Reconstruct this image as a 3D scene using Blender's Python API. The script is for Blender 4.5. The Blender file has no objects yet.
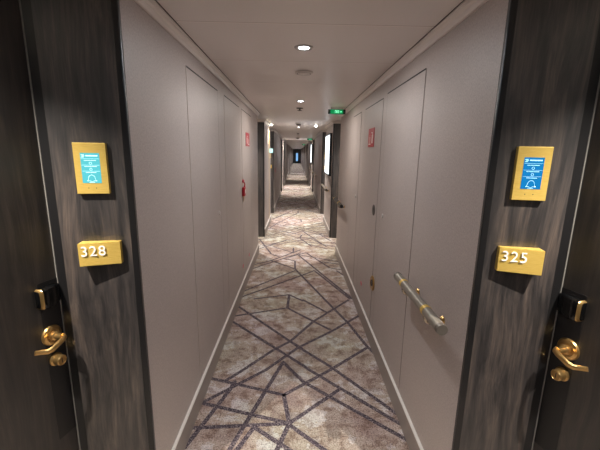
import bpy, bmesh, math, random
from mathutils import Matrix, Vector
random.seed(7)
C = bpy.context.scene.collection
SC = bpy.context.scene

# ------------------------------------------------------------------ camera
cam_d = bpy.data.cameras.new('camera')
cam_d.sensor_fit = 'HORIZONTAL'; cam_d.sensor_width = 36.0
cam_d.lens = 343.9 / 600.0 * 36.0
cam_d.clip_start = 0.02; cam_d.clip_end = 200
cam = bpy.data.objects.new('camera', cam_d); C.objects.link(cam)
rt = Vector((0.99980873, -0.00936377, 0.0171705))
up = Vector((-0.01488208, 0.20539211, 0.97856661))
fw = Vector((0.01268976, 0.97863497, -0.20521347))
cam.matrix_world = Matrix(((rt.x, up.x, -fw.x, -0.0299), (rt.y, up.y, -fw.y, 0.0),
                           (rt.z, up.z, -fw.z, 1.54026), (0, 0, 0, 1)))
SC.camera = cam

# ------------------------------------------------------------------ world, exposure
w = bpy.data.worlds.new('world'); SC.world = w; w.use_nodes = True
w.node_tree.nodes['Background'].inputs['Color'].default_value = (0.02, 0.021, 0.024, 1)
w.node_tree.nodes['Background'].inputs['Strength'].default_value = 0.5
SC.view_settings.view_transform = 'Standard'
SC.view_settings.look = 'None'
SC.view_settings.gamma = 1.0
SC.view_settings.use_curve_mapping = False
SC.view_settings.exposure = 0.72

CEIL_W = 5.0        # ceiling downlights, watts
SPOT_W = 112.0        # alcove spots
FAR_W = 12.0

# ------------------------------------------------------------------ constants of the place
HW = 0.607                 # half width of the corridor
HC = 2.095                 # ceiling height
PER = 7.6
ALC = 1.05                 # alcove length
YMIN, YMAX = -4.4, 54.0

# ------------------------------------------------------------------ helpers
def srgb(r, g, b):
    f = lambda c: (c/255/12.92) if c/255 <= 0.04045 else ((c/255+0.055)/1.055)**2.4
    return (f(r), f(g), f(b), 1)

def mat(name, col, rough=0.5, metal=0.0, emit=None, estr=0.0, spec=None):
    m = bpy.data.materials.new(name); m.use_nodes = True
    b = m.node_tree.nodes['Principled BSDF']
    b.inputs['Base Color'].default_value = col
    b.inputs['Roughness'].default_value = rough
    b.inputs['Metallic'].default_value = metal
    if spec is not None: b.inputs['Specular IOR Level'].default_value = spec
    if emit:
        b.inputs['Emission Color'].default_value = emit
        b.inputs['Emission Strength'].default_value = estr
    return m

def nodes(m):
    nt = m.node_tree
    return nt, nt.nodes, nt.links, nt.nodes['Principled BSDF']

def ramp(N, stops):
    r = N.new('ShaderNodeValToRGB'); e = r.color_ramp.elements
    while len(e) < len(stops): e.new(0.5)
    for k, (p, c) in enumerate(stops): e[k].position = p; e[k].color = c
    return r

def noise(N, L, vec, scale, detail=4, rough=0.55, mscale=(1, 1, 1)):
    mp = N.new('ShaderNodeMapping'); mp.inputs['Scale'].default_value = mscale
    L.new(vec, mp.inputs['Vector'])
    n = N.new('ShaderNodeTexNoise'); n.inputs['Scale'].default_value = scale
    n.inputs['Detail'].default_value = detail; n.inputs['Roughness'].default_value = rough
    L.new(mp.outputs['Vector'], n.inputs['Vector'])
    return n

# wall covering: woven taupe vinyl
def wall_material(name, c1, c2, rough=0.55):
    m = mat(name, c1, rough); nt, N, L, B = nodes(m)
    g = N.new('ShaderNodeNewGeometry')
    n1 = noise(N, L, g.outputs['Position'], 260, 3, 0.6, (1, 1, 0.55))
    n2 = noise(N, L, g.outputs['Position'], 2.0, 3)
    r = ramp(N, [(0.32, c2), (0.68, c1)]); L.new(n1.outputs['Fac'], r.inputs['Fac'])
    r2 = ramp(N, [(0.3, (0.94, 0.94, 0.95, 1)), (0.7, (1, 1, 1, 1))]); L.new(n2.outputs['Fac'], r2.inputs['Fac'])
    mx = N.new('ShaderNodeMix'); mx.data_type = 'RGBA'; mx.blend_type = 'MULTIPLY'; mx.inputs['Factor'].default_value = 1
    L.new(r.outputs['Color'], mx.inputs['A']); L.new(r2.outputs['Color'], mx.inputs['B'])
    L.new(mx.outputs['Result'], B.inputs['Base Color'])
    bp = N.new('ShaderNodeBump'); bp.inputs['Strength'].default_value = 0.12; bp.inputs['Distance'].default_value = 0.001
    L.new(n1.outputs['Fac'], bp.inputs['Height']); L.new(bp.outputs['Normal'], B.inputs['Normal'])
    return m
M_wall = wall_material('wall_vinyl', srgb(193, 180, 174), srgb(168, 156, 150), 0.5)

# dark wood with vertical grain
def wood_material(name, cols, rough=0.42):
    m = mat(name, cols[0], rough); nt, N, L, B = nodes(m)
    g = N.new('ShaderNodeNewGeometry')
    n0 = noise(N, L, g.outputs['Position'], 1.6, 2, 0.5, (2.2, 2.2, 0.8))
    add = N.new('ShaderNodeVectorMath'); add.operation = 'MULTIPLY_ADD'
    add.inputs[1].default_value = (0.10, 0.10, 0.05)
    L.new(n0.outputs['Color'], add.inputs[0]); L.new(g.outputs['Position'], add.inputs[2])
    n1 = noise(N, L, add.outputs[0], 9, 6, 0.62, (4.5, 4.5, 0.30))
    n2 = noise(N, L, add.outputs[0], 60, 4, 0.6, (4, 4, 0.10))
    r = ramp(N, [(0.33, cols[1]), (0.5, cols[0]), (0.68, cols[2])]); L.new(n1.outputs['Fac'], r.inputs['Fac'])
    r2 = ramp(N, [(0.35, (0.62, 0.62, 0.62, 1)), (0.65, (1.15, 1.12, 1.1, 1))]); L.new(n2.outputs['Fac'], r2.inputs['Fac'])
    mx = N.new('ShaderNodeMix'); mx.data_type = 'RGBA'; mx.blend_type = 'MULTIPLY'; mx.inputs['Factor'].default_value = 1
    L.new(r.outputs['Color'], mx.inputs['A']); L.new(r2.outputs['Color'], mx.inputs['B'])
    L.new(mx.outputs['Result'], B.inputs['Base Color'])
    bp = N.new('ShaderNodeBump'); bp.inputs['Strength'].default_value = 0.15; bp.inputs['Distance'].default_value = 0.001
    L.new(n2.outputs['Fac'], bp.inputs['Height']); L.new(bp.outputs['Normal'], B.inputs['Normal'])
    B.inputs['Specular IOR Level'].default_value = 0.9
    return m
M_wood = wood_material('dark_wood', [srgb(60, 55, 54), srgb(32, 30, 32), srgb(92, 81, 75)])
M_door = wood_material('door_wood', [srgb(44, 39, 36), srgb(27, 24, 24), srgb(64, 56, 50)], 0.45)

# ceiling: satin painted metal with fine cross joints
M_ceil = mat('ceiling_metal', srgb(196, 182, 174), 0.38); nt, N, L, B = nodes(M_ceil)
g = N.new('ShaderNodeNewGeometry'); sx = N.new('ShaderNodeSeparateXYZ'); L.new(g.outputs['Position'], sx.inputs[0])
sb = N.new('ShaderNodeMath'); sb.operation = 'ADD'; sb.inputs[1].default_value = 20*0.64 - 1.66
L.new(sx.outputs['Y'], sb.inputs[0])
dv = N.new('ShaderNodeMath'); dv.operation = 'DIVIDE'; dv.inputs[1].default_value = 0.64; L.new(sb.outputs[0], dv.inputs[0])
fr = N.new('ShaderNodeMath'); fr.operation = 'FRACT'; L.new(dv.outputs[0], fr.inputs[0])
rc = ramp(N, [(0.0, srgb(250, 240, 235)), (0.006, srgb(250, 240, 235)), (0.008, srgb(234, 226, 222)), (0.985, srgb(234, 226, 222)), (0.99, srgb(185, 172, 166))])
rc.color_ramp.interpolation = 'CONSTANT'
L.new(fr.outputs[0], rc.inputs['Fac'])
n1 = noise(N, L, g.outputs['Position'], 300, 2)
mx = N.new('ShaderNodeMix'); mx.data_type = 'RGBA'; mx.blend_type = 'MULTIPLY'; mx.inputs['Factor'].default_value = 0.15
L.new(rc.outputs['Color'], mx.inputs['A']); L.new(n1.outputs['Color'], mx.inputs['B']); L.new(mx.outputs['Result'], B.inputs['Base Color'])

# carpet
def carpet(name, lines=False):
    m = mat(name, srgb(170, 150, 132), 0.95, spec=0.1); nt, N, L, B = nodes(m)
    g = N.new('ShaderNodeNewGeometry'); P = g.outputs['Position']
    spk = noise(N, L, P, 120, 3, 0.75)
    fine = noise(N, L, P, 45, 4, 0.7)
    if lines:
        mixv = N.new('ShaderNodeMath'); mixv.operation = 'MULTIPLY_ADD'; mixv.inputs[1].default_value = 0.8
        L.new(spk.outputs['Fac'], mixv.inputs[0]); 
        h = N.new('ShaderNodeMath'); h.operation = 'MULTIPLY'; h.inputs[1].default_value = 0.35
        L.new(fine.outputs['Fac'], h.inputs[0]); L.new(h.outputs[0], mixv.inputs[2])
        r = ramp(N, [(0.44, srgb(50, 44, 52)), (0.60, srgb(92, 82, 90)), (0.72, srgb(176, 162, 160))])
        L.new(mixv.outputs[0], r.inputs['Fac']); L.new(r.outputs['Color'], B.inputs['Base Color'])
        return m
    big = noise(N, L, P, 4.0, 7, 0.70, (1, 1.1, 1))
    med = noise(N, L, P, 11, 8, 0.74)
    hue = noise(N, L, P, 1.1, 3, 0.5)
    r1 = ramp(N, [(0.40, srgb(204, 190, 182)), (0.46, srgb(226, 214, 204)), (0.535, srgb(232, 221, 210)), (0.55, srgb(255, 254, 255))])
    L.new(big.outputs['Fac'], r1.inputs['Fac'])
    r2 = ramp(N, [(0.39, srgb(196, 182, 177)), (0.46, srgb(220, 209, 205)), (0.49, srgb(244, 238, 236)), (0.60, srgb(255, 253, 252))])
    L.new(med.outputs['Fac'], r2.inputs['Fac'])
    r3 = ramp(N, [(0.4, srgb(255, 240, 236)), (0.6, srgb(250, 247, 232))]); L.new(hue.outputs['Fac'], r3.inputs['Fac'])
    r4 = ramp(N, [(0.36, srgb(118, 106, 106)), (0.53, srgb(240, 238, 238)), (0.7, srgb(255, 255, 255))]); L.new(spk.outputs['Fac'], r4.inputs['Fac'])
    cur = r1.outputs['Color']
    for k, rr in enumerate((r2, r3, r4)):
        mx = N.new('ShaderNodeMix'); mx.data_type = 'RGBA'; mx.blend_type = 'MULTIPLY'; mx.inputs['Factor'].default_value = (1, 1, 0.8)[k]
        L.new(cur, mx.inputs['A']); L.new(rr.outputs['Color'], mx.inputs['B']); cur = mx.outputs['Result']
    mx = N.new('ShaderNodeMix'); mx.data_type = 'RGBA'; mx.blend_type = 'MULTIPLY'; mx.inputs['Factor'].default_value = 1
    mx.inputs['B'].default_value = (0.78, 0.83, 0.87, 1); L.new(cur, mx.inputs['A'])
    L.new(mx.outputs['Result'], B.inputs['Base Color'])
    return m
M_carpet = carpet('carpet'); M_cline = carpet('carpet_line', True)

M_crown = mat('crown_paint', srgb(222, 213, 208), 0.35)
M_hbead = mat('hatch_bead', srgb(205, 194, 186), 0.4)
M_hgap = mat('hatch_gap', srgb(150, 138, 131), 0.5)
M_groove = mat('groove_dark', srgb(40, 36, 35), 0.6)
M_base = mat('baseboard_paint', srgb(152, 141, 134), 0.4)
M_bead = mat('baseboard_bead', srgb(232, 226, 220), 0.3)
M_black = mat('black_frame', srgb(26, 25, 26), 0.35)
M_blackgl = mat('black_gloss', srgb(10, 10, 11), 0.12)
M_steelstrip = mat('edge_strip', srgb(140, 136, 130), 0.4, 0.2)
M_brass = mat('antique_brass', srgb(200, 162, 104), 0.28, 0.9)
def gold():
    m = mat('brushed_gold', srgb(240, 200, 100), 0.45, 0.35); nt, N, L, B = nodes(m)
    g = N.new('ShaderNodeNewGeometry')
    n = noise(N, L, g.outputs['Position'], 40, 3, 0.6, (1, 1, 30))
    r = ramp(N, [(0.3, srgb(214, 176, 82)), (0.7, srgb(232, 198, 108))]); L.new(n.outputs['Fac'], r.inputs['Fac'])
    L.new(r.outputs['Color'], B.inputs['Base Color'])
    return m
M_gold = gold()
M_rail = mat('rail_steel', srgb(150, 142, 131), 0.38, 0.4)
M_railcap = mat('rail_cap', srgb(120, 112, 104), 0.4, 0.6)
M_bracket = mat('bracket_steel', srgb(176, 166, 150), 0.25, 0.8)
M_raildark = mat('rail_dark', srgb(50, 46, 44), 0.4, 0.4)
M_white = mat('white_letter', srgb(245, 242, 235), 0.35)
M_lens = mat('lamp_lens', (1, 1, 1, 1), 0.3, 0, (0.80, 0.90, 1, 1), 14)
M_spotlens = mat('spot_lens', (1, 1, 1, 1), 0.3, 0, (1, 0.93, 0.74, 1), 14)
M_ring = mat('lamp_ring', srgb(190, 184, 180), 0.3)
M_disc = mat('cover_disc', srgb(205, 196, 190), 0.4)
M_dome = mat('detector_grey', srgb(92, 84, 80), 0.5)
M_scrL = mat("screen_cyan", srgb(20, 60, 70), 0.2, 0, srgb(100, 214, 222), 0.56)
M_scrR = mat('screen_blue', srgb(10, 40, 70), 0.2, 0, srgb(10, 126, 190), 0.6)
M_icoL = mat('screen_mark_pale', srgb(200, 240, 245), 0.3, 0, srgb(190, 240, 246), 0.66)
M_icoR = mat('screen_mark_blue', srgb(170, 225, 245), 0.3, 0, srgb(150, 220, 245), 0.6)
M_red = mat('sign_red', srgb(176, 14, 34), 0.4)
M_pink = mat('sticker_red', srgb(214, 96, 110), 0.5)
M_signw = mat('sign_white', srgb(238, 226, 222), 0.4)
M_exit = mat('exit_green', srgb(0, 60, 35), 0.3, 0, srgb(0, 140, 78), 0.6)
M_exitw = mat('exit_pictogram', srgb(170, 255, 210), 0.3, 0, srgb(150, 255, 205), 0.9)
M_box = mat('display_white', srgb(240, 245, 250), 0.2, 0, srgb(240, 247, 255), 1.5)
M_pale = mat('pale_screen', srgb(150, 190, 190), 0.3, 0, srgb(130, 180, 180), 0.5)
M_blueg = mat('lobby_glass', srgb(60, 100, 150), 0.2, 0, srgb(130, 180, 230), 0.7)

def link(name, bm, m, parent=None, smooth=False, mw=None):
    me = bpy.data.meshes.new(name); bm.normal_update(); bm.to_mesh(me); bm.free()
    for mm in (m if isinstance(m, (list, tuple)) else [m]): me.materials.append(mm)
    if smooth:
        for p in me.polygons: p.use_smooth = True
        try: me.set_sharp_from_angle(angle=math.radians(35))
        except Exception: pass
    o = bpy.data.objects.new(name, me); C.objects.link(o)
    if parent: o.parent = parent
    if mw is not None: o.matrix_world = mw
    return o

def tag(o, label=None, cat=None, group=None, kind=None):
    if label: o['label'] = label
    if cat: o['category'] = cat
    if group: o['group'] = group
    if kind: o['kind'] = kind
    return o

def thing(name, label, cat, mw=None, group=None, kind=None):
    o = bpy.data.objects.new(name, None); C.objects.link(o)
    o.empty_display_size = 0.05
    if mw is not None: o.matrix_world = mw
    return tag(o, label, cat, group, kind)

def copy_tree(o, parent=None):
    c = o.copy(); C.objects.link(c)
    if parent: c.parent = parent
    for ch in list(o.children): copy_tree(ch, c)
    return c

def box(bm, x0, x1, y0, y1, z0, z1, bev=0.0, mi=0):
    t = bmesh.new()
    vs = [t.verts.new((x, y, z)) for x in (x0, x1) for y in (y0, y1) for z in (z0, z1)]
    for f in ((0, 1, 3, 2), (4, 6, 7, 5), (0, 4, 5, 1), (2, 3, 7, 6), (0, 2, 6, 4), (1, 5, 7, 3)):
        t.faces.new([vs[i] for i in f])
    bmesh.ops.recalc_face_normals(t, faces=t.faces)
    if bev: bmesh.ops.bevel(t, geom=t.edges[:], offset=bev, segments=2, affect='EDGES', profile=0.6)
    merge(bm, t, mi)

def merge(bm, t, mi=0):
    mp = {v: bm.verts.new(v.co) for v in t.verts}
    for f in t.faces:
        try:
            nf = bm.faces.new([mp[v] for v in f.verts]); nf.material_index = mi; nf.smooth = f.smooth
        except ValueError: pass
    t.free()

def tube(bm, pts, r, n=14, cap=True, flat=None):
    """round (or flattened) bar through the points; r may be a list"""
    pts = [Vector(p) for p in pts]; rings = []
    rs = r if isinstance(r, (list, tuple)) else [r]*len(pts)
    for i, p in enumerate(pts):
        a = pts[max(i-1, 0)]; b = pts[min(i+1, len(pts)-1)]
        d = (b-a).normalized()
        ref = Vector((0, 0, 1)) if abs(d.z) < 0.9 else Vector((1, 0, 0))
        s = d.cross(ref).normalized(); u = s.cross(d).normalized()
        fx, fz = flat if flat else (1, 1)
        rings.append([bm.verts.new(p + s*math.cos(2*math.pi*k/n)*rs[i]*fx + u*math.sin(2*math.pi*k/n)*rs[i]*fz) for k in range(n)])
    for a, b in zip(rings, rings[1:]):
        for k in range(n): bm.faces.new((a[k], a[(k+1) % n], b[(k+1) % n], b[k]))
    if cap:
        bm.faces.new(rings[0][::-1]); bm.faces.new(rings[-1])

def lathe(bm, prof, axis='Z', n=32, c=(0, 0, 0)):
    """profile of (radius, height) turned about an axis"""
    def P(r, h, a):
        x, y = r*math.cos(a), r*math.sin(a)
        v = {'Z': (x, y, h), 'Y': (x, h, y), 'X': (h, x, y)}[axis]
        return (v[0]+c[0], v[1]+c[1], v[2]+c[2])
    rings = []
    for r, h in prof:
        if r < 1e-6: rings.append([bm.verts.new(P(0, h, 0))])
        else: rings.append([bm.verts.new(P(r, h, 2*math.pi*k/n)) for k in range(n)])
    for a, b in zip(rings, rings[1:]):
        for k in range(n):
            q = (k+1) % n
            if len(a) == 1 and len(b) == 1: continue
            if len(a) == 1: bm.faces.new((a[0], b[k], b[q]))
            elif len(b) == 1: bm.faces.new((a[k], b[0], a[q]))
            else: bm.faces.new((a[k], b[k], b[q], a[q]))
    bmesh.ops.recalc_face_normals(bm, faces=bm.faces[:])

def prism(bm, poly, z0, z1, mats=None):
    lo = [bm.verts.new((x, y, z0)) for x, y in poly]; hi = [bm.verts.new((x, y, z1)) for x, y in poly]
    n = len(poly)
    bm.faces.new(lo); bm.faces.new(hi[::-1])
    for k in range(n):
        f = bm.faces.new((lo[k], hi[k], hi[(k+1) % n], lo[(k+1) % n]))
        if mats: f.material_index = mats[k]
    bmesh.ops.recalc_face_normals(bm, faces=bm.faces[:])

def frame(px, py, ux, uy, side, z=0.0):
    """matrix whose x runs outward along the surface (left) or inward (right), y out of the surface"""
    m = 1 if side < 0 else -1
    u = Vector((ux, uy, 0)).normalized() * m
    n = Vector((0, 0, 1)).cross(u)
    return Matrix(((u.x, n.x, 0, px), (u.y, n.y, 0, py), (0, 0, 1, z), (0, 0, 0, 1)))

T10 = math.radians(10); T15 = math.radians(15)
def panel_dir(s): return (s*math.cos(T10), -math.sin(T10))
def door_dir(s): return (s*math.sin(T15), -math.cos(T15))

# ------------------------------------------------------------------ plan of the two walls
def edges_for(s):
    """far edges of the alcoves along one side"""
    first = 1.235 if s < 0 else 1.156
    out = [first-2.55, first, 6.25, 8.80]
    k = 1
    while 6.25 + PER*k < YMAX - 1:
        out.append(6.25+PER*k)
        if 8.80+PER*k < YMAX - 1: out.append(8.80+PER*k)
        k += 1
    return out

ALCOVES = {}
def plan(s):
    """polyline of the wall face from YMIN to YMAX with an id per edge: 0 plain wall, 1 dark wood"""
    P = [(s*HW, YMIN)]; ids = []
    for ye in edges_for(s):
        ys = ye - ALC
        ux, uy = panel_dir(s); dx, dy = door_dir(s)
        F = (s*HW, ye); Q = (F[0]+ux*0.29, F[1]+uy*0.29)
        D = (Q[0]+dx*0.84, Q[1]+dy*0.84)
        D2 = (D[0], ys+0.0)
        P.append((s*HW, ys)); ids.append(0)
        P.append(D2); ids.append(1)
        if D[1] > ys + 0.01: P.append(D); ids.append(1)
        P.append(Q); ids.append(1)
        P.append(F); ids.append(1)
        ALCOVES.setdefault(s, []).append((ye, F, Q, D))
    P.append((s*HW, YMAX)); ids.append(0)
    return P, ids

PLANS = {}
for s, nm in ((-1, 'wall_left'), (1, 'wall_right')):
    P, ids = plan(s); PLANS[s] = (P, ids)
    poly = P + [(s*1.75, YMAX), (s*1.75, YMIN)]
    bm = bmesh.new(); prism(bm, poly, 0, HC, ids + [0, 0, 0])
    tag(link(nm, bm, [M_wall, M_door]), 'long taupe corridor wall on the %s broken by dark wood alcoves' % ('left' if s < 0 else 'right'), None, None, 'structure')

# floor with inlaid carpet lines
LINES = [
    [(-0.6, 2.12), (-0.09, 1.96), (0.24, 2.23), (0.57, 2.53)],
    [(-0.6, 1.88), (-0.48, 1.99), (-0.23, 2.22), (-0.0, 2.51), (0.3, 2.78), (0.63, 3.12)],
    [(-0.6, 1.88), (-0.05, 1.72)],
    [(-0.6, 1.68), (-0.05, 1.72)],
    [(-0.6, 1.55), (-0.45, 2.0), (-0.43, 2.09)],
    [(-0.11, 2.31), (-0.14, 2.22), (-0.36, 1.54)],
    [(-0.5, 2.09), (-0.39, 2.22), (-0.19, 2.48), (-0.06, 2.61), (0.15, 2.96), (0.55, 3.45)],
    [(-0.25, 1.69), (-0.32, 1.54)],
    [(-0.25, 1.69), (-0.05, 1.54)],
    [(-0.09, 1.96), (-0.05, 1.72), (-0.11, 1.54)],
    [(-0.05, 1.72), (0.27, 2.01)],
    [(-0.05, 1.71), (0.14, 1.54)],
    [(-0.11, 2.32), (0.04, 2.09), (0.6, 1.61)],
    [(-0.6, 2.94), (0.02, 2.3), (0.1, 2.21), (0.61, 1.71)],
    [(-0.6, 3.26), (0.02, 2.51), (0.24, 2.27), (0.61, 1.79)],
    [(-0.6, 3.05), (-0.1, 3.24), (0.03, 3.09), (0.29, 2.81)],
    [(-0.09, 3.56), (-0.1, 3.24)],
    [(-0.03, 4.79), (-0.03, 4.44), (0.3, 3.44), (0.47, 2.94), (0.57, 2.54), (0.62, 2.41)],
    [(0.06, 3.44), (0.29, 3.15)],
    [(-0.06, 2.61), (0.03, 2.51)],
    [(-0.6, 3.66), (-0.03, 4.37)],
    [(-0.6, 3.5), (0.04, 4.17), (0.23, 4.38)],
    [(-0.46, 3.45), (-0.09, 3.57), (0.06, 3.41)],
    [(-0.6, 4.6), (-0.38, 4.79), (0.05, 5.37)],
    [(-0.6, 4.43), (0.05, 5.2)],
    [(-0.38, 4.79), (-0.03, 4.44)],
    [(-0.18, 4.89), (-0.03, 4.79)],
    [(-0.66, 5.98), (-0.4, 5.12), (-0.26, 4.97)],
    [(-0.61, 5.42), (-0.19, 6.01)],
    [(-0.4, 5.55), (-0.06, 5.21), (-0.06, 5.49)],
    [(-0.06, 5.21), (0.05, 5.37)],
    [(0.01, 5.11), (0.61, 3.45)],
    [(0.14, 5.22), (0.45, 4.5)],
    [(0.23, 4.38), (0.57, 3.48)],
    [(-0.11, 4.98), (0.14, 5.22)],
    [(0.45, 4.5), (0.62, 4.42)],
    [(0.53, 4.38), (0.63, 4.15)],
    [(0.37, 4.76), (0.62, 4.65)],
    [(0.01, 5.11), (0.62, 4.77)],
    [(-0.01, 5.95), (0.49, 5.45)],
    [(0.02, 6.02), (0.67, 5.59)],
]
bm = bmesh.new()
box(bm, -1.75, 1.75, YMIN, YMAX, -0.1, 0.0)
kk = [0]
def strip(a, b, wd=0.027):
    a = Vector((a[0], a[1], 0)); b = Vector((b[0], b[1], 0)); d = b-a
    if d.length < 0.02: return
    d.normalize(); n = Vector((-d.y, d.x, 0))*wd/2
    a = a - d*wd*0.35; b = b + d*wd*0.35
    z = 0.0006 + 0.00003*(kk[0] % 20); kk[0] += 1
    vs = [bm.verts.new((p.x, p.y, z)) for p in (a+n, a-n, b-n, b+n)]
    f = bm.faces.new(vs); f.material_index = 1
    f.normal_update()
    if f.normal.z < 0: f.normal_flip()
for i, pl in enumerate(LINES):      # run the near ends on past the camera
    a, b = pl[-2], pl[-1]
    if b[1] < 1.56:
        f = (1.15-a[1])/(b[1]-a[1]); LINES[i] = pl[:-1] + [(a[0]+(b[0]-a[0])*f, 1.15)]
for pl in LINES:
    for a, b in zip(pl, pl[1:]): strip(a, b)
def tile(fx, y0, flip):
    for pl in LINES:
        q = [(x*fx, (y0 + (y-1.55)) if not flip else (y0 + 4.5 - (y-1.55))) for x, y in pl]
        for a, b in zip(q, q[1:]): strip(a, b, 0.026)
tile(-1, -3.4, False)
y = 6.0; k = 0
while y < 30:
    tile(1 if k % 2 else -1, y, k % 3 == 1); y += 4.4; k += 1
# lines that reach into the alcoves
for s in (-1, 1):
    for ye, F, Q, D in ALCOVES[s]:
        if -1 < ye < 20:
            for t in range(3):
                y0 = ye - random.uniform(0.15, 0.8); y1 = ye - random.uniform(0.3, 0.95)
                strip((s*0.6, y0), (s*0.85, (y0+y1)/2), 0.024)
floor = link('floor', bm, [M_carpet, M_cline]); tag(floor, 'patterned beige carpet with dark crossing lines', None, None, 'structure')

bm = bmesh.new(); box(bm, -1.75, 1.75, YMIN, YMAX, HC, HC+0.12)
tag(link('ceiling', bm, M_ceil), 'low satin taupe metal ceiling', None, None, 'structure')
bm = bmesh.new(); box(bm, -1.75, 1.75, YMIN-0.12, YMIN, 0, HC)
tag(link('wall_back', bm, M_wall), 'plain corridor end wall behind the camera', None, None, 'structure')
bm = bmesh.new(); box(bm, -1.75, 1.75, YMAX, YMAX+0.12, 0, HC)
tag(link('wall_front', bm, M_wall), 'dark wall at the far end of the corridor', None, None, 'structure')

# crown moulding swept along the face of each wall
def offset_poly(P, dist, s):
    out = []
    for i, p in enumerate(P):
        p = Vector(p); ns = []
        for j in (i-1, i):
            if 0 <= j < len(P)-1:
                d = (Vector(P[j+1])-Vector(P[j])).normalized()
                ns.append(Vector((d.y, -d.x)) if s < 0 else Vector((-d.y, d.x)))
        if len(ns) == 2:
            m = (ns[0]+ns[1])
            if m.length < 1e-4: m = ns[0]
            m.normalize(); c = max(m.dot(ns[0]), 0.35)
            out.append(p + m*dist/c)
        else: out.append(p + ns[0]*dist)
    return out

CROWN = [(0.0, 2.052), (0.010, 2.052), (0.013, 2.058), (0.016, 2.070), (0.026, 2.076), (0.030, 2.086), (0.034, 2.088), (0.034, 2.0945), (0, 2.0945)]
for idx, s in enumerate((-1, 1)):
    P, ids = PLANS[s]
    bm = bmesh.new(); rows = []
    for d, z in CROWN:
        rows.append([bm.verts.new((q.x, q.y, z)) for q in offset_poly(P, d+0.0005, s)])
    for a, b in zip(rows, rows[1:]):
        for k in range(len(P)-1): bm.faces.new((a[k], a[k+1], b[k+1], b[k]))
    bmesh.ops.recalc_face_normals(bm, faces=bm.faces[:])
    tag(link('trim_%d' % (idx+1), bm, M_crown), 'stepped pale crown moulding along the %s wall' % ('left' if s < 0 else 'right'), None, None, 'structure')
    # dark shadow gap between moulding and ceiling
    bm = bmesh.new(); qa = offset_poly(P, 0.034, s); qb = offset_poly(P, 0.039, s)
    ra = [bm.verts.new((q.x, q.y, HC-0.0012)) for q in qa]; rb = [bm.verts.new((q.x, q.y, HC-0.0012)) for q in qb]
    for k in range(len(P)-1): bm.faces.new((ra[k], ra[k+1], rb[k+1], rb[k]))
    tag(link('trim_%d' % (idx+3), bm, M_groove), 'dark joint beside the %s crown moulding' % ('left' if s < 0 else 'right'), None, None, 'structure')
    # baseboard on the plain stretches
    bm = bmesh.new()
    for k, t in enumerate(ids):
        if t == 0:
            y0, y1 = P[k][1], P[k+1][1]
            xa, xb = sorted((s*HW, s*(HW-0.012)))
            box(bm, xa, xb, y0, y1, 0.0, 0.135)
            xa, xb = sorted((s*HW, s*(HW-0.015)))
            box(bm, xa, xb, y0, y1, 0.135, 0.143, 0, 1)
    tag(link('baseboard_left' if s < 0 else 'baseboard_right', bm, [M_base, M_bead]), 'taupe skirting with a pale top bead on the %s' % ('left' if s < 0 else 'right'), None, None, 'structure')

# ------------------------------------------------------------------ dark wood panels on the alcove faces that look this way
tn = 5
for s in (-1, 1):
    for ye, F, Q, D in ALCOVES[s]:
        if ye < 0: continue
        ux, uy = panel_dir(s); mw = frame(F[0], F[1], ux, uy, s)
        m = 1 if s < 0 else -1
        bm = bmesh.new()
        def bx(u0, u1, n0, n1, z0, z1, mi, bev=0):
            a, b = sorted((u0*m, u1*m)); box(bm, a, b, n0, n1, z0, z1, bev, mi)
        bx(0.022, 0.25, 0.0, 0.014, 0.0, HC-0.045, 0)
        bx(0.0, 0.022, 0.0, 0.018, 0.0, HC-0.045, 1, 0.003)
        bx(0.25, 0.286, 0.0, 0.005, 0.0, HC-0.045, 1)
        side = 'left' if s < 0 else 'right'
        where = {0: 'beside the nearest door', 1: 'at the end of the first long wall'}.get(edges_for(s).index(ye)-1, 'further down the corridor')
        o = link('trim_%d' % tn, bm, [M_wood, M_black], None, False, mw); tn += 1
        tag(o, 'dark wood wall panel with black edging %s, %s side, %.0f metres ahead' % (where, side, ye), None, None, 'structure')

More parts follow.
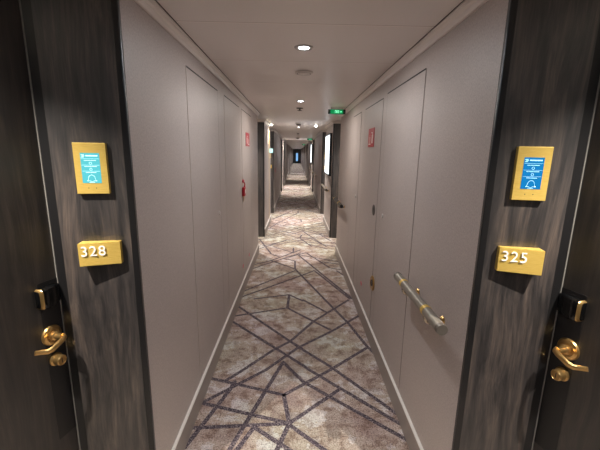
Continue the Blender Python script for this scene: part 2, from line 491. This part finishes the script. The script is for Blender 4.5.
# ------------------------------------------------------------------ cabin doors in the nearest alcove
def cabin_door(idx, s, hub_u, hub_z, label, full=True):
    ye, F, Q, D = [a for a in ALCOVES[s] if 0 < a[0] < 2][0]
    dx, dy = door_dir(s); mw = frame(Q[0], Q[1], dx, dy, s)
    m = 1 if s < 0 else -1
    d = thing('door_%d' % idx, label, None, mw, None, 'structure')
    def pt(u, n, z): return Vector((u*m, n, z))
    bm = bmesh.new(); a, b = sorted((0.004*m, 0.80*m)); box(bm, a, b, 0.001, 0.006, 0.005, HC-0.05, 0.001)
    link('leaf', bm, M_door, d)
    bm = bmesh.new(); a, b = sorted((-0.001*m, 0.003*m)); box(bm, a, b, 0.001, 0.010, 0.005, HC-0.05)
    link('edge_strip', bm, M_steelstrip, d)
    bm = bmesh.new(); a, b = sorted((0.004*m, hub_u*m+0.024*m)); box(bm, a, b, 0.0061, 0.0075, hub_z-0.42, hub_z+0.20, 0.0004)
    link('lock_plate', bm, M_black, d)
    # handle
    h = bmesh.new(); lathe(h, [(0, 0.006), (0.036, 0.006), (0.037, 0.010), (0.034, 0.015), (0.024, 0.018), (0.022, 0.016), (0, 0.016)], 'Y', 36, pt(hub_u, 0, hub_z))
    ro = link('door_handle', h, M_brass, d, True)
    lv = bmesh.new(); lathe(lv, [(0.0, 0.012), (0.0165, 0.012), (0.0165, 0.030), (0.0115, 0.034), (0.0115, 0.058), (0, 0.058)], 'Y', 24, pt(hub_u, 0, hub_z))
    path = []
    c0 = (hub_u-0.006, 0.058, hub_z)
    prof = [(-0.010, 0.050, 0.0), (-0.004, 0.062, 0.0), (0.010, 0.067, -0.004), (0.028, 0.066, -0.012), (0.046, 0.064, -0.020), (0.058, 0.058, -0.023), (0.070, 0.047, -0.020), (0.088, 0.040, -0.014)]
    tube(lv, [pt(hub_u+u, n, hub_z+z) for u, n, z in prof], [0.010, 0.0115, 0.011, 0.0105, 0.010, 0.0095, 0.009, 0.008], 14, True, (0.62, 1.0))
    bmesh.ops.recalc_face_normals(lv, faces=lv.faces[:])
    link('lever', lv, M_brass, ro, True)
    cy = bmesh.new(); cc = pt(hub_u-0.004, 0, hub_z-0.098)
    lathe(cy, [(0, 0.006), (0.024, 0.006), (0.024, 0.012), (0.019, 0.016), (0.019, 0.036), (0.016, 0.039), (0.015, 0.037), (0, 0.037)], 'Y', 28, cc)
    lc = link('lock_cylinder', cy, M_brass, d, True)
    bm = bmesh.new(); box(bm, cc.x-0.0015, cc.x+0.0015, 0.0369, 0.0376, cc.z-0.009, cc.z+0.009)
    link('keyhole', bm, M_black, lc)
    # card reader: a curved black housing with a brass band round its outer end
    rz = hub_z + 0.148
    bm = bmesh.new(); us = [-0.002, 0.006, 0.026, 0.052, 0.074, 0.084, 0.0875]
    ns = [0.010, 0.018, 0.029, 0.036, 0.036, 0.031, 0.024]; hh = [0.026, 0.033, 0.037, 0.039, 0.037, 0.034, 0.029]
    rings = []
    for u, n, q in zip(us, ns, hh):
        pr = [(0.004, -q), (n*0.75, -q), (n*0.95, -q*0.85), (n, -q*0.55), (n, q*0.55), (n*0.95, q*0.85), (n*0.75, q), (0.004, q)]
        rings.append([bm.verts.new(pt(u, a, rz+b)) for a, b in pr])
    for a, b in zip(rings, rings[1:]):
        for k in range(8): bm.faces.new((a[k], a[(k+1) % 8], b[(k+1) % 8], b[k]))
    bm.faces.new(rings[0]); bm.faces.new(rings[-1]); bmesh.ops.recalc_face_normals(bm, faces=bm.faces[:])
    rd = link('card_reader', bm, M_blackgl, d, True); rd['label'] = 'black key card reader'
    bm = bmesh.new(); rings = []
    for u, n, q in ((0.0795, 0.0345, 0.0360), (0.0835, 0.0320, 0.0345), (0.0870, 0.0255, 0.0300)):
        pr = [(0.004, -q), (n*0.76, -q), (n*0.96, -q*0.86), (n+0.0006, -q*0.55), (n+0.0006, q*0.55), (n*0.96, q*0.86), (n*0.76, q), (0.004, q)]
        rings.append([bm.verts.new(pt(u, a+0.0006, rz+b*1.015)) for a, b in pr])
    for a, b in zip(rings, rings[1:]):
        for k in range(8): bm.faces.new((a[k], a[(k+1) % 8], b[(k+1) % 8], b[k]))
    bmesh.ops.recalc_face_normals(bm, faces=bm.faces[:])
    link('reader_band', bm, M_brass, rd, True)
    return d
cabin_door(1, -1, 0.052, 0.887, 'dark wood cabin door with brass lever on the left, beside number 328')
cabin_door(2, 1, 0.060, 0.906, 'dark wood cabin door with brass lever on the right, beside number 325')

# ------------------------------------------------------------------ gold call screens and number plates
def text_mesh(name, ch, size, depth, parent, m, loc):
    cu = bpy.data.curves.new(name, 'FONT'); cu.body = ch; cu.size = size; cu.extrude = depth
    cu.offset = 0.0; cu.align_x = 'CENTER'
    t = bpy.data.objects.new('tmp', cu); C.objects.link(t)
    dg = bpy.context.evaluated_depsgraph_get()
    me = bpy.data.meshes.new_from_object(t.evaluated_get(dg)); me.name = name
    bpy.data.objects.remove(t); me.materials.clear(); me.materials.append(m)
    # x -> -x local, y -> z, z -> y
    me.transform(Matrix(((-1, 0, 0, 0), (0, 0, 1, 0), (0, 1, 0, 0), (0, 0, 0, 1))))
    o = bpy.data.objects.new(name, me); C.objects.link(o); o.parent = parent; o.location = loc
    return o

def call_screen(s, F, label, bright, z0=1.391, z1=1.561, uc=0.124, marks=True, group=None):
    m = 1 if s < 0 else -1
    ux, uy = panel_dir(s); mw = frame(F[0], F[1], ux, uy, s) @ Matrix.Translation((uc*m, 0.014, z0))
    d = thing('call_screen', label, 'screen', mw, group)
    H = z1-z0; W = 0.101
    bm = bmesh.new(); box(bm, -W/2, W/2, 0.0, 0.0175, 0, H, 0.0012)
    link('gold_frame', bm, M_gold, d)
    sw = 0.0295; s0, s1 = H*0.215, H*0.805
    bm = bmesh.new(); box(bm, -sw, sw, 0.0174, 0.0182, s0, s1)
    sc = link('display', bm, M_scrL if s < 0 else M_scrR, d)
    if marks:
        ic = M_icoL if s < 0 else M_icoR
        bm = bmesh.new(); y0, y1 = 0.0181, 0.0186
        h = s1-s0
        def bar(x0, x1, f, t):   # x measured from the reader's left
            box(bm, sw-2*sw*x1, sw-2*sw*x0, y0, y1, s0+h*f-t/2, s0+h*f+t/2)
        for a, b in ((0.28, 0.42), (0.43, 0.62), (0.63, 0.90)): bar(a, b, 0.91, 0.0036)
        bar(0.05, 0.20, 0.935, 0.0020); bar(0.10, 0.22, 0.90, 0.0020); bar(0.05, 0.18, 0.865, 0.0020)
        link('screen_title', bm, ic, sc); bm = bmesh.new()
        for f in (0.81, 0.60, 0.40): bar(0.03, 0.97, f, 0.0006)
        for a, b, f in ((0.18, 0.34, 0.755), (0.36, 0.5, 0.755), (0.52, 0.80, 0.755), (0.18, 0.30, 0.555), (0.32, 0.55, 0.555), (0.57, 0.82, 0.555), (0.22, 0.44, 0.355), (0.46, 0.76, 0.355)): bar(a, b, f, 0.0016)
        link('screen_writing', bm, ic, sc); bm = bmesh.new()
        bar(0.36, 0.64, 0.025, 0.0012); link('screen_footer', bm, ic, sc)
        bm = bmesh.new()
        for f in (0.665, 0.465):
            pts = [(0+0.0038*math.cos(a*math.pi/8), 0.0183, s0+h*f+0.0038*math.sin(a*math.pi/8)) for a in range(17)]
            tube(bm, pts, 0.0005, 6)
        bell = [(-0.0155, 0.075), (-0.0115, 0.10), (-0.0105, 0.17), (-0.0085, 0.225), (-0.0045, 0.26), (0, 0.275), (0.0045, 0.26), (0.0085, 0.225), (0.0105, 0.17), (0.0115, 0.10), (0.0155, 0.075), (0.006, 0.075), (0, 0.04), (-0.006, 0.075), (-0.0155, 0.075)]
        tube(bm, [(x, 0.0183, s0+h*f) for x, f in bell], 0.0006, 6)
        link('bell_icon', bm, ic, sc)
    for x in (-0.011, 0.013):
        bm = bmesh.new(); lathe(bm, [(0, 0.0174), (0.0016, 0.0176), (0, 0.0178)], 'Y', 10, (x, 0, H*0.115))
        link('button', bm, M_groove, d)
    return d

def number_plate(s, F, num, label, z0, z1, group=None):
    m = 1 if s < 0 else -1
    ux, uy = panel_dir(s); uc = 0.119 if s < 0 else 0.124
    mw = frame(F[0], F[1], ux, uy, s) @ Matrix.Translation((uc*m, 0.014, z0))
    d = thing('number_plate', label, 'sign', mw, group)
    H = z1-z0
    # wedge body: a little deeper at its outer end
    bm = bmesh.new(); xin, xout = -0.065*m, 0.065*m
    base = [(xin, 0.0), (xin, 0.020), (xout, 0.042), (xout, 0.0)]
    prism(bm, base, 0, H)
    bmesh.ops.bevel(bm, geom=bm.edges[:], offset=0.0012, segments=2, affect='EDGES')
    link('gold_box', bm, M_gold, d)
    if num:
        # numbers read from the viewer's left; the viewer's left is local +x
        left = 0.065; k0 = 0.0185
        for k, ch in enumerate(num):
            xx = left - k0 - k*0.027
            f = (xx - xin)/(xout-xin); yy = 0.020 + 0.022*f
            text_mesh('digit', ch, 0.051, 0.0010, d, M_white, (xx, yy+0.0018, H-0.010-0.036))
    return d

FL = [a for a in ALCOVES[-1] if 0 < a[0] < 2][0][1]; FR = [a for a in ALCOVES[1] if 0 < a[0] < 2][0][1]
call_screen(-1, FL, 'gold framed cyan touch screen above the number 328', True)
call_screen(1, FR, 'gold framed deep blue touch screen with bell above the number 325', False, 1.402, 1.572, 0.125)
number_plate(-1, FL, '328', 'gold number box reading 328 on the wood beside the left door', 1.139, 1.221)
number_plate(1, FR, '325', 'gold number box reading 325 on the wood beside the right door', 1.157, 1.241)
for s in (-1, 1):
    for ye, F, Q, D in ALCOVES[s]:
        if ye > 8 and ye < 20 and abs((ye-8.8) % PER) < 0.1:
            sd = 'left' if s < 0 else 'right'; far = 'second' if ye < 10 else 'distant'
            call_screen(s, F, 'small lit call screen on the %s %s alcove panel' % (far, sd), False, 1.40, 1.57, 0.12, False)
            number_plate(s, F, None, 'tiny gold number box on the %s %s alcove panel' % (far, sd), 1.15, 1.233)

# ------------------------------------------------------------------ service hatches flush in the near walls
hn = 3
def hatch(s, y0, y1, ztop, label):
    global hn
    d = thing('door_%d' % hn, label, None, Matrix.Translation((s*HW, y0, 0)), None, 'structure'); hn += 1
    L_ = y1-y0; sg = -s     # sg: direction into the corridor
    def sb(bm, y0, y1, n0, n1, z0, z1):
        a, b = sorted((sg*n0, sg*n1)); box(bm, a, b, y0, y1, z0, z1)
    bm = bmesh.new(); sb(bm, 0, L_, 0.0002, 0.0022, 0.16, ztop); link('leaf', bm, M_wall, d)
    bm = bmesh.new(); sb(bm, 0, L_, 0.0003, 0.0026, ztop, ztop+0.008); link('top_gap_shade', bm, M_groove, d)  # near-black strip, paints in the shadow of the groove over the leaf
    bm = bmesh.new(); sb(bm, -0.0025, 0.0, 0.0003, 0.0026, 0.16, ztop+0.008)
    link('side_bead', bm, M_hgap if s > 0 else M_hbead, d)
    bm = bmesh.new(); sb(bm, L_, L_+0.0025, 0.0003, 0.0026, 0.16, ztop+0.008)
    link('side_gap', bm, M_hgap, d)
    return d
h1 = hatch(-1, 1.90, 2.615, 1.962, 'flush taupe service hatch in the left wall, nearest and widest')
h2 = hatch(-1, 2.838, 3.545, 1.966, 'flush taupe service hatch in the middle of the left wall')
h3 = hatch(-1, 3.70, 4.44, 1.966, 'flush taupe service hatch with red sign, left wall')
h4 = hatch(1, 1.82, 2.555, 1.955, 'flush taupe service hatch in the right wall, nearest')
h5 = hatch(1, 2.667, 3.34, 1.94, 'flush taupe service hatch with red sign, right wall')
h6 = hatch(1, 3.54, 4.02, 1.94, 'flush narrow taupe service hatch, right wall, farthest')
def stud(hd, s, y, z, r, m, name='latch', dark=False):
    bm = bmesh.new(); sg = -s
    lathe(bm, [(0, 0.002*sg), (r, 0.002*sg), (r, 0.006*sg), (r*0.8, 0.009*sg), (0, 0.009*sg)], 'X', 24, (0, y-hd.location.y, z))
    o = link(name, bm, m, hd, True)
    if dark:
        bm = bmesh.new(); lathe(bm, [(0, 0.0085*sg), (r*0.5, 0.0085*sg), (r*0.5, 0.0105*sg), (0, 0.0105*sg)], 'X', 16, (0, y-hd.location.y, z+r*0.1))
        link('keyhole', bm, M_black, o)
    return o
stud(h1, -1, 2.553, 1.088, 0.016, M_disc)
stud(h4, 1, 2.466, 1.10, 0.016, M_ring)
stud(h5, 1, 2.763, 1.095, 0.045, M_dome, 'latch', True)
stud(h6, 1, 3.635, 1.10, 0.016, M_ring)

# round brass floor-level socket on the right wall
so = thing('wall_socket', 'round brass socket low on the right wall', 'socket', Matrix.Translation((HW-0.002, 2.64, 0.512)))
bm = bmesh.new(); lathe(bm, [(0, 0), (0.062, 0), (0.062, -0.006), (0.054, -0.011), (0.048, -0.009), (0, -0.009)], 'X', 32)
link('cover_ring', bm, M_brass, so, True)
bm = bmesh.new(); lathe(bm, [(0, -0.008), (0.028, -0.008), (0.028, -0.013), (0.022, -0.011), (0, -0.011)], 'X', 24, (0, 0, 0.003))
link('socket_hole', bm, M_blackgl, so, True)

# small red stickers close to the floor
def sticker(s, y, z, label):
    bm = bmesh.new(); sg = -s
    lathe(bm, [(0, 0.0001*sg), (0.022, 0.0001*sg), (0.022, 0.0012*sg), (0, 0.0012*sg)], 'X', 20)
    o = link('sticker', bm, M_pink, None); o.location = (s*(HW-0.0023), y, z); o.scale = (1, 1.5, 1)
    tag(o, label, 'sticker')
sticker(-1, 3.647, 0.301, 'small red sticker low on the left wall, nearer one')
sticker(-1, 4.135, 0.285, 'small red sticker low on the left wall, farther one')
sticker(1, 3.10, 0.33, 'small red sticker low on the right wall behind the brass socket')

# red fire signs
def red_sign(s, y0, y1, z0, z1, label):
    sg = -s; d = thing('fire_sign', label, 'sign', Matrix.Translation((s*(HW-0.0023), (y0+y1)/2, (z0+z1)/2)))
    a, b = sorted((0, sg*0.003)); Wd = (y1-y0)/2; Hh = (z1-z0)/2
    bm = bmesh.new(); box(bm, a, b, -Wd, Wd, -Hh, Hh); link('panel', bm, M_red, d)
    bm = bmesh.new(); a, b = sorted((sg*0.003, sg*0.0036))
    # extinguisher and flame pictograms, reader's left is the near end on the right wall
    box(bm, a, b, -Wd*0.55, -Wd*0.25, -Hh*0.62, Hh*0.30); box(bm, a, b, -Wd*0.46, -Wd*0.34, Hh*0.30, Hh*0.55)
    box(bm, a, b, -Wd*0.34, -Wd*0.05, Hh*0.46, Hh*0.56)
    link('extinguisher_mark', bm, M_signw, d); bm = bmesh.new()
    for k in range(3): box(bm, a, b, Wd*(0.20+0.2*k), Wd*(0.24+0.2*k), -Hh*0.6, Hh*(0.1+0.2*(k % 2)))
    box(bm, a, b, Wd*0.10, Wd*0.80, -Hh*0.75, -Hh*0.62)
    link('flame_mark', bm, M_signw, d)
red_sign(-1, 3.98, 4.27, 1.605, 1.755, 'red fire equipment sign high on the left wall')
red_sign(1, 2.90, 3.13, 1.60, 1.755, 'red fire equipment sign high on the right wall')

# red latch with hanging seal and keys on the left hatch
d = thing('key_hook', 'red seal box with hanging brass keys on the left wall hatch', 'key holder', Matrix.Translation((-HW+0.0023, 3.70, 1.02)))
bm = bmesh.new(); lathe(bm, [(0, 0), (0.017, 0), (0.017, 0.012), (0.011, 0.018), (0, 0.018)], 'X', 20, (0, 0, 0.215)); link('hook', bm, M_pink, d, True)
bm = bmesh.new(); tube(bm, [(0.014, 0, 0.21), (0.024, 0.004, 0.18), (0.018, 0.006, 0.145)], 0.006, 8); link('cord', bm, M_red, d, True)
bm = bmesh.new(); box(bm, 0.0, 0.028, -0.04, 0.05, 0.055, 0.15, 0.006); rb = link('seal_box', bm, M_red, d)
bm = bmesh.new(); box(bm, 0.028, 0.0292, -0.015, 0.03, 0.085, 0.125); link('seal_label', bm, M_signw, rb)
for yy, zz in ((-0.045, 0.0), (0.045, 0.012)):
    bm = bmesh.new(); lathe(bm, [(0.004, -0.002), (0.012, -0.002), (0.012, 0.002), (0.004, 0.002), (0.004, -0.002)], 'X', 16, (0.016, yy, zz+0.045))
    box(bm, 0.0145, 0.0175, yy-0.004, yy+0.004, zz, zz+0.035); box(bm, 0.0145, 0.0175, yy+0.003, yy+0.010, zz+0.002, zz+0.008)
    tube(bm, [(0.016, yy, zz+0.055), (0.016, yy*0.6, zz+0.072)], 0.0025, 6)
    link('key', bm, M_brass, d)

# ------------------------------------------------------------------ handrails on the right wall
def handrail(y0, y1, z, label, m=M_rail, rings=2, capm=M_railcap, group='handrails on the right wall'):
    L_ = y1-y0; n = HW-0.53
    d = thing('handrail', label, 'handrail', Matrix.Translation((0.53, y0, z)), group)
    bm = bmesh.new(); R_ = 0.022
    tube(bm, [(0, 0.004, 0), (0, L_-0.004, 0)], R_, 24); link('rail_tube', bm, m, d, True)
    for yy, sg in ((0, -1), (L_, 1)):
        bm = bmesh.new(); lathe(bm, [(0, -0.001*sg*-1), (R_*0.98, 0.002*-sg*-1), (R_*1.04, 0.006*-sg), (R_*1.04, 0.016*-sg), (0, 0.016*-sg)], 'Y', 24, (0, yy, 0))
        link('end_cap', bm, capm, d, True)
    for f in ((0.28, 0.80) if rings == 2 else [0.1+0.8*k/(rings-1) for k in range(rings)]):
        yy = L_*f
        bm = bmesh.new(); lathe(bm, [(R_*0.9, -0.012), (R_*1.05, -0.012), (R_*1.05, 0.012), (R_*0.9, 0.012)], 'Y', 24, (0, yy, 0))
        rg = link('ring', bm, M_gold, d, True); rg['label'] = 'gold ring'
        bm = bmesh.new()
        tube(bm, [(0, yy, -0.014), (0.0, yy, -0.036), (0.008, yy, -0.050), (0.024, yy, -0.056), (0.048, yy, -0.052), (n-0.003, yy, -0.046)], 0.0095, 12)
        br = link('bracket', bm, M_bracket, d, True)
        bm = bmesh.new(); lathe(bm, [(0, n-0.010), (0.014, n-0.010), (0.020, n-0.001), (0, n-0.001)], 'X', 24, (0, yy, -0.044))
        link('flange', bm, M_brass, br, True)
    return d
handrail(1.187, 1.775, 0.893, 'short steel handrail with gold rings on the near right wall', group=None)
handrail(4.18, 5.10, 0.905, 'darker handrail at the far end of the first right wall', M_raildark, 2, M_black)
handrail(6.38, 7.50, 0.875, 'silver handrail below the white lit display', M_rail)
handrail(10.4, 12.6, 0.91, 'long distant handrail on the second right wall', M_rail, 3)
handrail(14.1, 15.2, 0.90, 'farthest handrail on the right wall', M_rail)

# ------------------------------------------------------------------ lit display boxes on the short right walls
def light_box(y0, y1, z0, z1, label):
    d = thing('display_box', label, 'display', Matrix.Translation((HW, y0, z0)))
    L_ = y1-y0; H = z1-z0
    bm = bmesh.new(); box(bm, -0.045, -0.0005, 0, L_, 0, H, 0.002); link('frame', bm, M_black, d)
    bm = bmesh.new(); box(bm, -0.0465, -0.0445, 0.03, L_-0.03, 0.03, H-0.03); link('lit_face', bm, M_box, d)
light_box(6.36, 7.28, 1.13, 1.90, 'tall white backlit display in a black frame on the right wall')
light_box(13.98, 14.9, 1.13, 1.90, 'second white backlit display, far down the right wall')

# small sign box and brass corner strip on the short left wall
bm = bmesh.new(); d = thing('flag_sign', 'small pale blue sign sticking out of the lit left wall', 'sign', Matrix.Translation((-HW, 7.45, 1.53)))
box(bm, 0.0005, 0.072, 0, 0.012, 0, 0.09, 0.002); link('sign_body', bm, M_pale, d)
bm = bmesh.new(); box(bm, -HW, -HW+0.006, 7.30, 7.325, 0.145, 2.05, 0.001)
tag(link('trim_60', bm, M_gold), 'slim brass strip on the lit left wall', None, None, 'structure')

# red ring sticker far along the left wall
bm = bmesh.new(); lathe(bm, [(0.045, 0.0003), (0.07, 0.0003), (0.07, 0.004), (0.045, 0.004), (0.045, 0.0003)], 'X', 28)
o = link('round_sign', bm, M_red, None, True); o.location = (-HW, 9.35, 1.08); tag(o, 'red ring sign on the left wall beyond the second alcove', 'sign')

# ------------------------------------------------------------------ ceiling fittings
def downlight_proto(label):
    d = thing('ceiling_light', label, 'ceiling light', Matrix.Translation((0.0, 2.0, HC)), 'ceiling downlights')
    bm = bmesh.new(); lathe(bm, [(0.027, -0.001), (0.030, -0.005), (0.046, -0.007), (0.053, -0.001)], 'Z', 32); link('trim_ring', bm, M_ring, d, True)
    bm = bmesh.new(); lathe(bm, [(0, -0.0035), (0.027, -0.0035), (0.027, -0.001), (0, -0.001)], 'Z', 28); link('lens', bm, M_lens, d, True)
    ld = bpy.data.lights.new('lamp', 'AREA'); ld.shape = 'DISK'; ld.size = 0.052; ld.energy = CEIL_W
    ld.color = (0.96, 0.98, 1.0); ld.spread = math.radians(180)
    lo = bpy.data.objects.new('lamp', ld); C.objects.link(lo); lo.parent = d; lo.location = (0, 0, -0.009)
    return d
proto = downlight_proto('round ceiling downlight nearest the camera, brightest')
for ch in proto.children:
    if ch.type == 'LIGHT': P0 = ch
ys = [3.95, -0.05, -2.4, 7.8, 11.2, 15.2, 18.8, 23.0, 26.6, 30.4, 34.2, 38.0, 41.8, 45.6, 49.4]
names = ['second round ceiling downlight, beyond the flat grey disc', 'round ceiling downlight above the camera', 'round ceiling downlight behind the camera',
         'round ceiling downlight just past the grey smoke detector', 'round ceiling downlight past the second alcove']
for i, y in enumerate(ys):
    c = copy_tree(proto); c.location = (0.005, y, HC)
    c['label'] = names[i] if i < len(names) else 'distant round ceiling downlight in the row along the corridor'
    c['group'] = 'ceiling downlights' if i < len(names) else 'distant ceiling downlights'
    for ch in c.children:
        if ch.type == 'LIGHT':
            if -1 < y < 1: ch.data = ch.data.copy(); ch.data.energy = CEIL_W*0.9; ch.data.color = (0.74, 0.87, 1.0)
            elif y < 1: ch.data = ch.data.copy(); ch.data.energy = CEIL_W*0.5
            elif y < 5: ch.data = ch.data.copy(); ch.data.energy = CEIL_W*1.4; ch.data.color = (1.0, 0.955, 0.89)
            elif y > 7 and y not in (11.2, 18.8):
                ch.data = ch.data.copy(); ch.data.energy = CEIL_W*(1.05 if y < 24 else 2.2); ch.data.spread = math.radians(110)
            elif y > 7: ch.data = ch.data.copy(); ch.data.energy = CEIL_W*0.5

P0.data = P0.data.copy(); P0.data.energy = CEIL_W*0.85

# alcove spots: one above every cabin door
def spot_proto():
    d = thing('alcove_spot', 'small warm spot above the left cabin door', 'spotlight', Matrix.Translation((-0.97, 0.66, HC)), 'alcove spots')
    bm = bmesh.new(); lathe(bm, [(0.024, -0.001), (0.026, -0.005), (0.034, -0.006), (0.038, -0.001)], 'Z', 24); link('trim_ring', bm, M_ring, d, True)
    bm = bmesh.new(); lathe(bm, [(0, -0.003), (0.024, -0.003), (0.024, -0.001), (0, -0.001)], 'Z', 20); link('lens', bm, M_spotlens, d, True)
    ld = bpy.data.lights.new('lamp', 'SPOT'); ld.energy = SPOT_W; ld.color = (1, 0.94, 0.84)
    ld.spot_size = math.radians(112); ld.spot_blend = 1.0; ld.shadow_soft_size = 0.010
    lo = bpy.data.objects.new('lamp', ld); C.objects.link(lo); lo.parent = d; lo.location = (0, 0, -0.01)
    return d
sp = spot_proto()
for s in (-1, 1):
    sd = 'left' if s < 0 else 'right'
    for ye, F, Q, D in ALCOVES[s]:
        if ye < 0 or ye > 26: continue
        if s < 0 and ye < 2: continue
        c = copy_tree(sp); c.location = (s*0.97, ye-0.57, HC)
        c['label'] = 'small warm spot above the right cabin door' if ye < 2 else 'small warm alcove spot on the %s, %s' % (sd, {0: 'first alcove ahead', 1: 'second alcove ahead'}.get(int(ye > 7) if ye < 10 else 9, 'far alcove'))
        if ye > 2:
            c['group'] = 'far alcove spots'
            for ch in c.children:
                if ch.type == 'LIGHT': ch.data = ch.data.copy(); ch.data.energy = SPOT_W*0.85
# the two visible spots of the second alcove pair
for x, y, lab in ((-0.545, 7.2, 'bright warm ceiling spot by the lit left wall'), (0.36, 7.35, 'bright warm ceiling spot near the right lit display')):
    c = copy_tree(sp); c.location = (x, y, HC); c['label'] = lab; c['group'] = 'passage spots'
    for ch in c.children:
        if ch.type == 'LIGHT':
            ch.data = ch.data.copy(); ch.data.energy = 34; ch.data.spot_size = math.radians(110); ch.data.shadow_soft_size = 0.01
            ch.location = (0, 0, -0.032)
        elif ch.name.startswith('lens'):
            bm = bmesh.new(); lathe(bm, [(0.024, -0.001), (0.024, -0.012), (0.018, -0.022), (0, -0.026)], 'Z', 20)
            me = bpy.data.meshes.new('lens'); bm.to_mesh(me); bm.free(); me.materials.append(M_spotlens); ch.data = me
c = copy_tree(sp); c.location = (-0.50, 15.0, HC); c['label'] = 'tiny warm ceiling spot far along the left wall'; c['group'] = 'passage spots'

# flat round cover, sprinkler, smoke detectors
d = thing('speaker_disc', 'flat round grey cover on the ceiling between the first two lights', 'ceiling speaker', Matrix.Translation((0.012, 2.58, HC)))
bm = bmesh.new(); lathe(bm, [(0, -0.012), (0.052, -0.012), (0.062, -0.009), (0.066, -0.001)], 'Z', 36); link('cover', bm, M_disc, d, True)
bm = bmesh.new(); lathe(bm, [(0.045, -0.0125), (0.050, -0.0125), (0.050, -0.0118), (0.045, -0.0118)], 'Z', 36); link('cover_groove', bm, M_dome, d)
def sprinkler(y, label):
    d = thing('sprinkler', label, 'sprinkler', Matrix.Translation((0.0, y, HC)), 'ceiling sprinklers')
    bm = bmesh.new(); lathe(bm, [(0.045, -0.001), (0.040, -0.008), (0.012, -0.010), (0.012, -0.028), (0, -0.028)], 'Z', 24); link('escutcheon', bm, M_dome, d, True)
    bm = bmesh.new(); lathe(bm, [(0, -0.034), (0.030, -0.034), (0.030, -0.031), (0, -0.031)], 'Z', 16); tube(bm, [(0.012, 0, -0.026), (0.006, 0, -0.034)], 0.002, 6); link('deflector', bm, M_dome, d)
sprinkler(4.55, 'small sprinkler head behind the second ceiling light'); sprinkler(10.2, 'small sprinkler head above the second long wall')
def detector(y, label):
    d = thing('smoke_detector', label, 'smoke detector', Matrix.Translation((0.0, y, HC)), 'smoke detectors')
    bm = bmesh.new(); lathe(bm, [(0.062, -0.001), (0.062, -0.018), (0.055, -0.022), (0, -0.022)], 'Z', 28); b = link('base', bm, M_disc, d, True)
    bm = bmesh.new(); lathe(bm, [(0.046, -0.022), (0.046, -0.042), (0.030, -0.052), (0, -0.054)], 'Z', 28); link('sensor_dome', bm, M_dome, d, True)
detector(6.78, 'grey smoke detector dome above the first alcove'); detector(13.2, 'distant grey smoke detector dome before the third alcove')

# hanging green exit signs
def exit_sign(y, label, x0=0.35, x1=0.565):
    d = thing('exit_sign', label, 'exit sign', Matrix.Translation(((x0+x1)/2, y, HC)), 'exit signs')
    Wd = (x1-x0)/2
    bm = bmesh.new(); box(bm, -Wd, Wd, -0.012, 0.012, -0.078, -0.022, 0.002); b = link('sign_panel', bm, M_black, d); 
    bm = bmesh.new(); box(bm, -Wd*0.72, Wd*0.72, -0.0135, -0.0122, -0.075, -0.025); f = link('lit_face', bm, M_exit, d)
    bm = bmesh.new()
    yb0, yb1 = -0.0142, -0.0136
    box(bm, -0.022, -0.018, yb0, yb1, -0.066, -0.034); box(bm, -0.018, 0.022, yb0, yb1, -0.037, -0.034); box(bm, 0.018, 0.022, yb0, yb1, -0.066, -0.034)
    tube(bm, [(-0.002, yb0, -0.041), (0.0, yb0, -0.053), (-0.008, yb0, -0.064)], 0.003, 6); tube(bm, [(0.0, yb0, -0.053), (0.009, yb0, -0.063)], 0.0025, 6)
    tube(bm, [(-0.010, yb0, -0.045), (0.010, yb0, -0.048)], 0.002, 6)
    link('running_figure', bm, M_exitw, f); bm = bmesh.new()
    tube(bm, [(0.035, yb0, -0.05), (0.060, yb0, -0.05)], 0.002, 6); tube(bm, [(0.052, yb0, -0.042), (0.061, yb0, -0.05), (0.052, yb0, -0.058)], 0.002, 6)
    link('arrow', bm, M_exitw, f)
    for x in (-Wd*0.6, Wd*0.6):
        bm = bmesh.new(); tube(bm, [(x, 0, 0), (x, 0, -0.024)], 0.004, 8); link('bracket', bm, M_ring, d)
exit_sign(4.45, 'green exit sign hanging nearest, below the ceiling on the right')
exit_sign(13.3, 'second green exit sign, small and farther off', 0.36, 0.56)
exit_sign(22.0, 'third green exit sign, tiny in the distance', 0.30, 0.50)

# door with blue lit glass at the very end
d = thing('door_20', 'door with bluish lit glass at the far end', None, Matrix.Translation((0.02, YMAX, 0)), None, 'structure')
bm = bmesh.new(); box(bm, -0.32, 0.32, -0.05, -0.001, 0.0, 1.9); link('leaf', bm, M_base, d)
bm = bmesh.new(); box(bm, -0.15, 0.15, -0.056, -0.0505, 0.30, 1.5); link('glass', bm, M_blueg, d)
